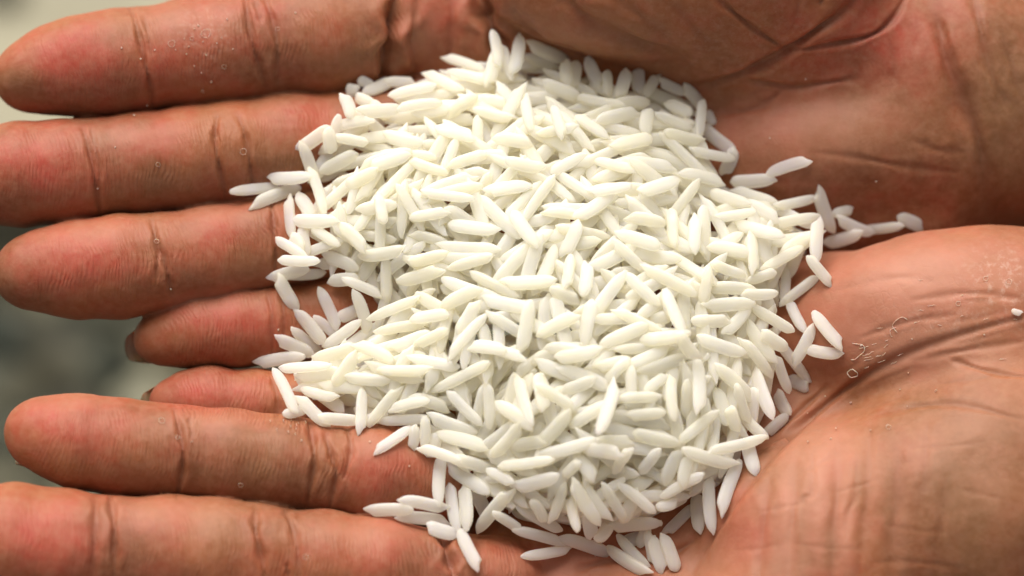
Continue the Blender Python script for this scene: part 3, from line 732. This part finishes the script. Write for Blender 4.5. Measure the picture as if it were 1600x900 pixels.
TRACED = [
# far edge
(541,137,560,141), (560,124,582,136), (568,145,612,124), (536,148,549,185,'small rice grain standing at the upper left corner of the heap beside the middle finger'), (556,150,584,163), (580,160,608,184), (600,128,650,130),
(608,150,682,134), (518,198,582,186), (560,175,625,168), (620,170,690,160), (512,235,530,180),
(666,112,724,142,'rice grain with its point at the heap edge under the index finger crease'), (695,88,757,112), (700,110,765,128), (820,88,872,102), (785,70,800,125), (900,95,892,140),
(775,78,762,134), (769,46,778,104,'tall rice grain sticking up at the top of the heap, left one of two spikes'), (813,53,802,115,'rice grain sticking up at the top of the heap, right one of two spikes'),
(826,70,890,94,'rice grain lying along the top rim of the heap under the thumb ball'), (918,87,940,134,'leaning rice grain on the top rim just right of the long rim grain'),
(884,95,889,135), (948,110,950,150), (980,107,966,152), (998,107,999,148), (1028,117,1008,152), (1030,126,1072,146), (1068,136,1102,174),
(1106,174,1115,195), (1100,198,1149,238,'rice grain sloping down at the right rim below the upright one'), (1147,232,1131,272,'short rice grain hanging at the right rim over the palm'), (1098,156,1090,218,'upright pale rice grain on the upper right rim of the heap'),
(1024,178,1080,202), (1038,206,1096,220), (1014,170,1008,212), (1078,235,1148,247), (960,165,1015,160), (1040,160,1080,180), (900,150,975,165), (850,130,905,150), (930,190,1000,175),
# left side
(466,234,516,198,'rice grain slanting up at the left rim, elbow shape with the grain below'), (470,222,493,292,'rice grain leaning down the left rim below the slanted one'), (484,262,508,336), (500,270,560,240), (520,215,575,225), (516,240,512,200),
(361,300,438,292,'leftmost rice grain of all, lying over the gap between middle and ring finger'), (419,278,487,275,'rice grain above the leftmost one, pointing left over the middle finger'), (396,321,468,293,'rice grain lying over the leftmost one, its blunt end on the ring finger'),
(464,302,488,340), (450,308,457,371,'rice grain standing on the ring finger tip side of the heap under two crossing ones'), (473,356,481,398), (455,368,472,394), (487,356,530,384), (457,344,529,345,'bright white rice grain lying level near the left rim'),
(431,374,480,403,'small rice grain poking out left above the ring and little finger gap'), (440,428,508,426), (421,437,482,420,'rice grain end peeping out at the left over the little finger'), (434,405,500,407,'broad rice grain at the left rim over the ring finger edge'),
(434,432,464,483,'rice grain running down the little finger from the left rim'), (512,440,562,436), (535,436,597,462), (505,400,560,420),
(490,495,526,526), (528,497,572,478), (462,484,507,538,'broad rice grain below the one on the little finger, end to end with it'), (498,449,528,513,'rice grain lying alone across the bare gap of little finger skin'),
(456,513,500,552), (432,530,490,556,'thin rice grain pointing left, upper one of two over the little fingers'), (400,569,476,557,'long thin rice grain pointing left between the two little fingers'),
(553,453,575,520), (506,543,564,501), (575,500,652,468), (603,396,604,470), (585,520,667,505), (610,545,670,520), (488,560,562,540), (555,538,614,564),
(463,590,537,582), (437,577,517,571), (442,647,478,638), (426,576,461,643,'rice grain running down the nearer little finger at the left rim'), (500,605,567,608), (470,608,526,621), (540,590,610,595), (521,603,557,550), (467,620,514,666,'bright rice grain sliding off the heap towards the ring finger of the near hand'),
(500,652,566,658), (556,662,606,650), (590,658,670,653), (587,704,642,667,'rice grain pointing down left onto the near ring finger, alone'), (644,701,648,664), (667,714,684,676), (663,698,664,650), (566,608,564,676), (625,605,575,666),
# lower left
(620,807,699,817), (668,822,714,836), (573,800,645,797,'leftmost rice grain of the lower lobe, in the gap above the near middle finger'), (623,780,695,797,'flat dull rice grain just above the leftmost one of the lower lobe'),
(703,756,716,830), (724,758,729,828), (740,770,760,810), (690,711,686,789,'upright white rice grain on the near ring finger at the lower left rim'), (745,832,799,764), (700,728,764,769,'bright rice grain sloping right beside the upright one at the lower left'),
(718,828,749,886,'rice grain hanging down over the base of the near middle finger'), (760,750,800,745), (770,800,815,830), (806,790,878,831), (802,826,880,849), (815,868,892,858,'lowest level rice grain lying near the middle finger base of the near hand'), (873,838,952,866,'rice grain at the bottom rim right of the lowest level one'),
(802,762,872,742,'bright broad rice grain bridging dark gaps at the lower rim'), (830,780,850,815), (915,800,925,840), (930,843,952,818), (882,754,861,817), (890,778,903,829,'small bright rice grain pointing down at the lower rim'),
(970,850,1008,838), (942,754,976,812), (914,756,952,812), (894,752,938,820), (966,756,1023,803), (998,855,1012,825), (1010,830,1020,880), (965,836,1010,884), (949,856,1012,894,'bright large rice grain at the very bottom of the heap'), (952,824,1033,817,'level rice grain laid across the bottom rim'),
(1020,838,1037,893,'dull rice grain standing at the bottom, left one of a touching pair'), (1038,834,1084,790), (1035,834,1057,893,'pale rice grain standing at the bottom, right one of a touching pair'),
# lower right
(1090,772,1092,832), (1025,792,1058,785), (1033,778,1100,741), (1108,746,1113,833,'long thin rice grain pointing down beside the near thumb ball'), (1125,799,1157,720,'rice grain slanting down along the near thumb ball'), (1168,688,1181,741,'rice grain end pointing down over the palm fold of the near hand'),
(1038,757,1062,703), (1066,762,1078,712), (1060,690,1122,642), (1140,636,1153,674), (1066,701,1149,727,'bright rice grain lying level at the lower right of the heap'), (1195,679,1232,648), (1155,643,1199,685), (1108,703,1199,683,'long bright rice grain pointing right over the near thumb ball fold'),
(1180,580,1206,652), (1215,612,1233,648,'rice grain point at the right rim against the near palm'), (1232,592,1262,606), (1212,530,1265,597,'rice grain slanting down right on the near palm'), (1208,554,1231,612), (1168,504,1212,567), (1158,530,1207,590), (1090,528,1166,553), (1116,570,1173,622), (1090,560,1091,642), (1150,600,1170,660), (1190,520,1230,545),
(1131,521,1173,475,'rice grain forming the left leg of an upside down V near the right rim'), (1170,477,1241,519,'rice grain forming the right leg of an upside down V near the right rim'), (1234,470,1257,518), (1262,545,1316,553,'rice grain pointing right on the near palm, base of a small triangle'), (1271,507,1240,567,'broad rice grain, left side of a small triangle on the near palm'), (1272,487,1315,541,'rice grain, right side of a small triangle on the near palm'),
# right
(1142,284,1210,280,'rice grain lying on the far palm, inner one of two end to end'), (1197,273,1263,251,'outermost rice grain on the far palm, pointing up right'), (1148,295,1212,316), (1165,316,1214,344), (1210,323,1278,308,'rice grain lying level just left of the leaning one at the right rim'),
(1208,350,1282,338), (1150,348,1224,368), (1408,338,1448,354,'rightmost rice grain, peeping over the edge of the near palm'), (1352,359,1410,352,'dim rice grain in the dark fold between the two palms'), (1300,336,1332,328), (1308,342,1367,365,'rice grain pointing right into the fold between the palms'), (1290,381,1346,363,'rice grain resting on the top edge of the near palm'),
(1276,295,1303,363,'rice grain leaning at the right rim of the heap above the near palm'), (1278,343,1272,411,'upright rice grain at the right rim, standing on the near palm edge'), (1220,400,1262,370), (1225,475,1230,420), (1218,476,1277,432,'rice grain pointing down left on the near palm'), (1262,400,1299,444,'rice grain lying on the near palm at the end of the upright one'),
(1174,362,1177,427), (1192,421,1256,386), (1166,440,1212,424), (1110,450,1182,455), (1160,458,1216,458), (1105,385,1170,395), (1110,410,1165,430), (1108,418,1098,476), (1005,420,1087,461), (1052,328,1054,386), (1090,338,1085,397), (962,365,1032,386), (958,378,1005,421), (980,430,1030,477), (1038,452,1052,500), (1040,455,1067,521), (1120,340,1180,330), (1110,300,1170,320),
# middle
(1100,480,1180,475), (1080,500,1140,500), (962,484,1032,517), (935,541,1013,508), (1000,532,1076,522), (980,571,1046,541), (1000,582,1073,556), (930,575,980,560), (945,600,985,560), (986,572,986,620), (1008,612,1043,586), (1050,590,1053,657), (1072,594,1070,652), (1060,520,1090,560),
(785,442,868,438), (755,467,834,482), (745,470,714,520), (702,557,760,492), (828,470,815,546), (740,535,821,559), (840,526,902,492), (926,468,912,542), (892,398,884,450), (918,412,910,462), (860,450,905,470), (850,545,905,548), (870,560,940,545),
(636,558,718,575), (736,542,790,548), (590,578,672,577), (674,613,766,566), (700,610,753,663), (670,650,744,677), (684,678,759,698), (762,598,764,670), (774,630,830,666), (810,588,831,664), (768,713,813,664), (640,620,700,640), (610,640,670,625), (840,585,850,640), (700,715,765,735), (655,700,720,720), (760,735,800,755),
(872,574,950,605), (838,600,899,639), (892,667,947,628), (962,598,934,677), (968,622,1030,622), (980,650,1040,645), (840,697,891,642), (932,688,987,690), (910,702,970,709), (846,711,932,686), (898,712,929,749), (778,729,864,716), (800,700,850,690), (988,676,1062,693), (1000,740,1030,700), (960,740,985,700), (880,745,905,720), (880,610,930,590),
(690,480,750,450), (640,500,700,490), (650,540,700,515), (620,440,690,420), (640,410,700,395), (700,420,770,400), (560,400,630,390), (530,350,570,390), (560,330,620,320), (590,300,600,350), (640,340,700,330), (660,300,740,310), (700,350,780,360), (760,300,830,290), (800,330,840,385), (850,330,920,340), (880,400,905,345), (900,340,960,300), (980,340,1040,350),
(920,300,985,290), (1000,300,1060,280), (1060,270,1130,285), (930,250,990,265), (860,270,915,240), (790,250,850,262), (700,260,760,240), (640,250,700,270), (580,260,640,240), (540,290,590,265), (600,210,660,225), (680,200,740,215), (740,170,800,185), (700,180,745,150), (820,150,830,205), (840,210,900,200), (900,180,950,215), (955,230,1020,215), (770,215,830,225), (865,165,880,215),
]

for g in TRACED:
    if len(g) == 4: drop(*g, label='')
    else: drop(*g[:4], label=g[4])
# ------------------------------------------------------------------ emit the grains
ntot = len(grains)
vis = np.bincount(ID[ID >= 0], minlength=ntot)
def gmat(g):
    ux = g['u'] / np.linalg.norm(g['u']); zz = np.array([0, 0, 1.0]); y = np.cross(zz, ux); y /= np.linalg.norm(y); z = np.cross(ux, y)
    c, s = math.cos(g['roll']), math.sin(g['roll']); y, z = y * c + z * s, z * c - y * s
    if g['flip']: ux, y = -ux, -y
    return ux, y, z, g['L'] / 78.0
named = [i for i, g in enumerate(grains) if g['label']]
order = [i for i in np.argsort(-vis) if i not in set(named)]
pick = set(named) | set(order[:300 - len(named)])
def heap_label(g):
    x, y = to_px(g['c'][None])[0]
    a = math.degrees(math.atan2(g['u'][1], g['u'][0])) % 180
    way = ('level' if a < 14 or a > 166 else 'rising gently to the right' if a < 38 else 'rising steeply to the right' if a < 72 else 'upright' if a < 108
           else 'falling steeply to the right' if a < 142 else 'falling gently to the right')
    col = ('far left', 'left', 'middle left', 'middle right', 'right', 'far right')[sum(x > k for k in (560, 690, 830, 970, 1110))]
    row = ('top rim', 'top', 'upper', 'central', 'lower', 'bottom', 'bottom rim')[sum(y > k for k in (140, 240, 350, 470, 590, 720))]
    size = 'short' if g['L'] < 68 else 'long' if g['L'] > 80 else 'white'
    return f'{size} rice grain {way} in the heap, {row} {col}'
GROUP = 'long white rice grains heaped in the cupped hands'
first = True
SV, SF = [], []; off = 0
for i, g in enumerate(grains):
    ux, y, z, sx = gmat(g)
    if i in pick:
        M = Matrix(((ux[0], y[0], z[0], g['c'][0]), (ux[1], y[1], z[1], g['c'][1]), (ux[2], y[2], z[2], g['c'][2]), (0, 0, 0, 1)))
        o = link('rice_grain', GMESH[g['v']])
        o.matrix_world = FRAME @ Matrix.Scale(S, 4) @ M @ Matrix.Diagonal((sx, g['wide'], 1, 1))
        tag(o, g['label'] or heap_label(g), 'rice grain', GROUP)
    elif vis[i] > 0 or g['c'][2] > hsample(HM, g['c'][0], g['c'][1]) - 60:
        V, F = GM[g['v']]
        W = V[:, :1] * sx * ux + V[:, 1:2] * y + V[:, 2:3] * z + g['c']
        SV.append(W); SF += [tuple(a + off for a in f) for f in F]; off += len(W)
me = bpy.data.meshes.new('rice_heap'); W = np.concatenate(SV); c0 = W.mean(0)
me.from_pydata([tuple(v) for v in (W - c0)], [], SF); me.polygons.foreach_set('use_smooth', [True] * len(SF)); me.materials.append(RICE); me.update()
o = link('rice_heap', me); o.matrix_world = FRAME @ Matrix.Scale(S, 4) @ Matrix.Translation(Vector(c0))
tag(o, 'mound of loose white rice filling the hollow of the cupped hands', 'rice', kind='stuff')
print('grains', ntot, 'visible', int((vis > 8).sum()), 'named', len(named), round(time.time() - T0, 1))
# ------------------------------------------------------------------ dust, flakes and a crumb
def tube(pts, r):
    pts = np.array(pts); V, F = [], []; m = 5
    for i, p in enumerate(pts):
        d = pts[min(i + 1, len(pts) - 1)] - pts[max(i - 1, 0)]; d /= np.linalg.norm(d) + 1e-6
        u = np.cross(d, [0, 0, 1]); u /= np.linalg.norm(u) + 1e-6; w = np.cross(d, u)
        rr = r * (.55 + .45 * math.sin(i * 2.3 + pts[0][0]) ** 2) * (.3 if i in (0, len(pts) - 1) else 1)
        for j in range(m): a = 6.2832 * j / m; V.append(p + (u * math.cos(a) + w * math.sin(a) * .6) * rr)
    for i in range(len(pts) - 1):
        for j in range(m): a = i * m + j; b = i * m + (j + 1) % m; F.append((a, b, b + m, a + m))
    return np.array(V), np.array(F)
def on_skin(x, y, up=.6):
    p = skin_at(x, y); p[2] = max(p[2], float(hsample(SKINH, p[0], p[1]))) + up; return p
random.seed(5)
dv = {0: [[], [], 0], 1: [[], [], 0]}
def add_dust(h, pts, r):
    V, F = tube(pts, r); d = dv[h]; d[0].append(V); d[1].append(F + d[2]); d[2] += len(V)
def ring(h, x, y, r, t=1.0, a0=0, a1=6.6):
    n = max(7, int(r * 1.6)); ph = random.random() * 6
    zs = on_skin(x, y)[2]
    add_dust(h, [on_skin(x + math.cos(a) * r * (1 + .2 * math.sin(2 * a + ph)), y + math.sin(a) * r * .85 * (1 + .15 * math.sin(3 * a + ph))) for a in np.linspace(a0, a1, n)], t)
def streak(h, x, y, dx, dy, t=.8):
    add_dust(h, [on_skin(x + dx * k + random.uniform(-1, 1), y + dy * k + random.uniform(-1, 1)) for k in np.linspace(-.5, .5, 6)], t)
for x, y, r in ((322, 52, 9), (268, 68, 7), (350, 104, 5), (317, 143, 3), (380, 237, 6.5), (247, 257, 4.5), (245, 377, 4.5), (434, 45, 4), (300, 60, 4)): ring(0, x, y, r * .9, .5)
for x, y in ((180, 230), (462, 20), (267, 452), (153, 295), (230, 165), (190, 75), (435, 515), (1203, 216), (1259, 124), (1369, 284), (220, 92), (242, 78), (310, 40), (355, 30), (210, 180), (330, 128)): ring(0, x, y, 1.1, .9)
for k in range(12):
    a = random.uniform(0, 6.28); ring(0, 300 + math.cos(a) * random.uniform(5, 70), 75 + math.sin(a) * random.uniform(3, 45), .8, .7)
for k in range(12): ring(1, random.uniform(1180, 1420), random.uniform(560, 700), .8, .7)
for x, y, r in ((253, 657, 6), (278, 683, 4), (478, 870, 5.5), (376, 758, 4.5), (1332, 584, 8.5), (1497, 474, 5), (1388, 667, 5), (1540, 435, 5), (1576, 440, 6)): ring(1, x, y, r * .9, .55)
ring(1, 1332, 584, 7.5, 1.2)
ring(1, 1334, 548, 15, .9, -1.8, 1.9); ring(1, 1412, 510, 15, .8, 2.4, 5.2); ring(1, 1398, 520, 9, .7, 2, 5)
for x, y in ((1329, 629), (1298, 685), (1538, 523), (1425, 530), (1345, 540), (640, 728), (578, 690), (930, 868), (300, 690), (1462, 610)): ring(1, x, y, 1.1, .9)
for k in range(12):
    x, y = random.gauss(1500, 70), random.gauss(495, 40)
    streak(1, x, y, random.uniform(4, 13), random.uniform(-4, 0), .6)
for k in range(16):
    x, y = random.gauss(1375, 26), random.gauss(552, 14)
    streak(1, x, y, random.uniform(6, 16), random.uniform(-6, -1), .6)
for k in range(14): streak(1, 450 + random.uniform(-30, 30), random.uniform(652, 690), 1, 4, .6)
for h, (par, c0) in enumerate(((handA, cA), (handB, cB))):
    o = link('starch_dust', new_mesh('starch_dust', np.concatenate(dv[h][0]) - c0, np.concatenate(dv[h][1]), DUST), par); o['kind'] = 'stuff'
# broken crumb on the near palm
rr = random.Random(3); V, F = GM[2]; p = on_skin(1588, 487, 4.5)
me = new_mesh('rice_crumb', np.array([(v[0] * .21, v[1] * .55, v[2] * .5) for v in V]), [f if len(f) == 4 else (f[0], f[1], f[2], f[2]) for f in F[:-20]], RICE)
o = link('rice_crumb', me); o.matrix_world = FRAME @ Matrix.Scale(S, 4) @ Matrix.Translation(Vector(p)) @ Matrix.Rotation(-.3, 4, 'Z')
tag(o, 'tiny white broken bit of rice on the near palm at the right', 'rice crumb')
p = P(1104, 558, float(hsample(HM, *P(1104, 558, 0)[:2])) + 3)
o = link('rice_crumb', me); o.matrix_world = FRAME @ Matrix.Scale(S, 4) @ Matrix.Translation(Vector(p)) @ Matrix.Rotation(.9, 4, 'Z') @ Matrix.Scale(.8, 4)
tag(o, 'tiny white broken bit of rice on top of the heap', 'rice crumb')

print('script', round(time.time() - T0, 1))
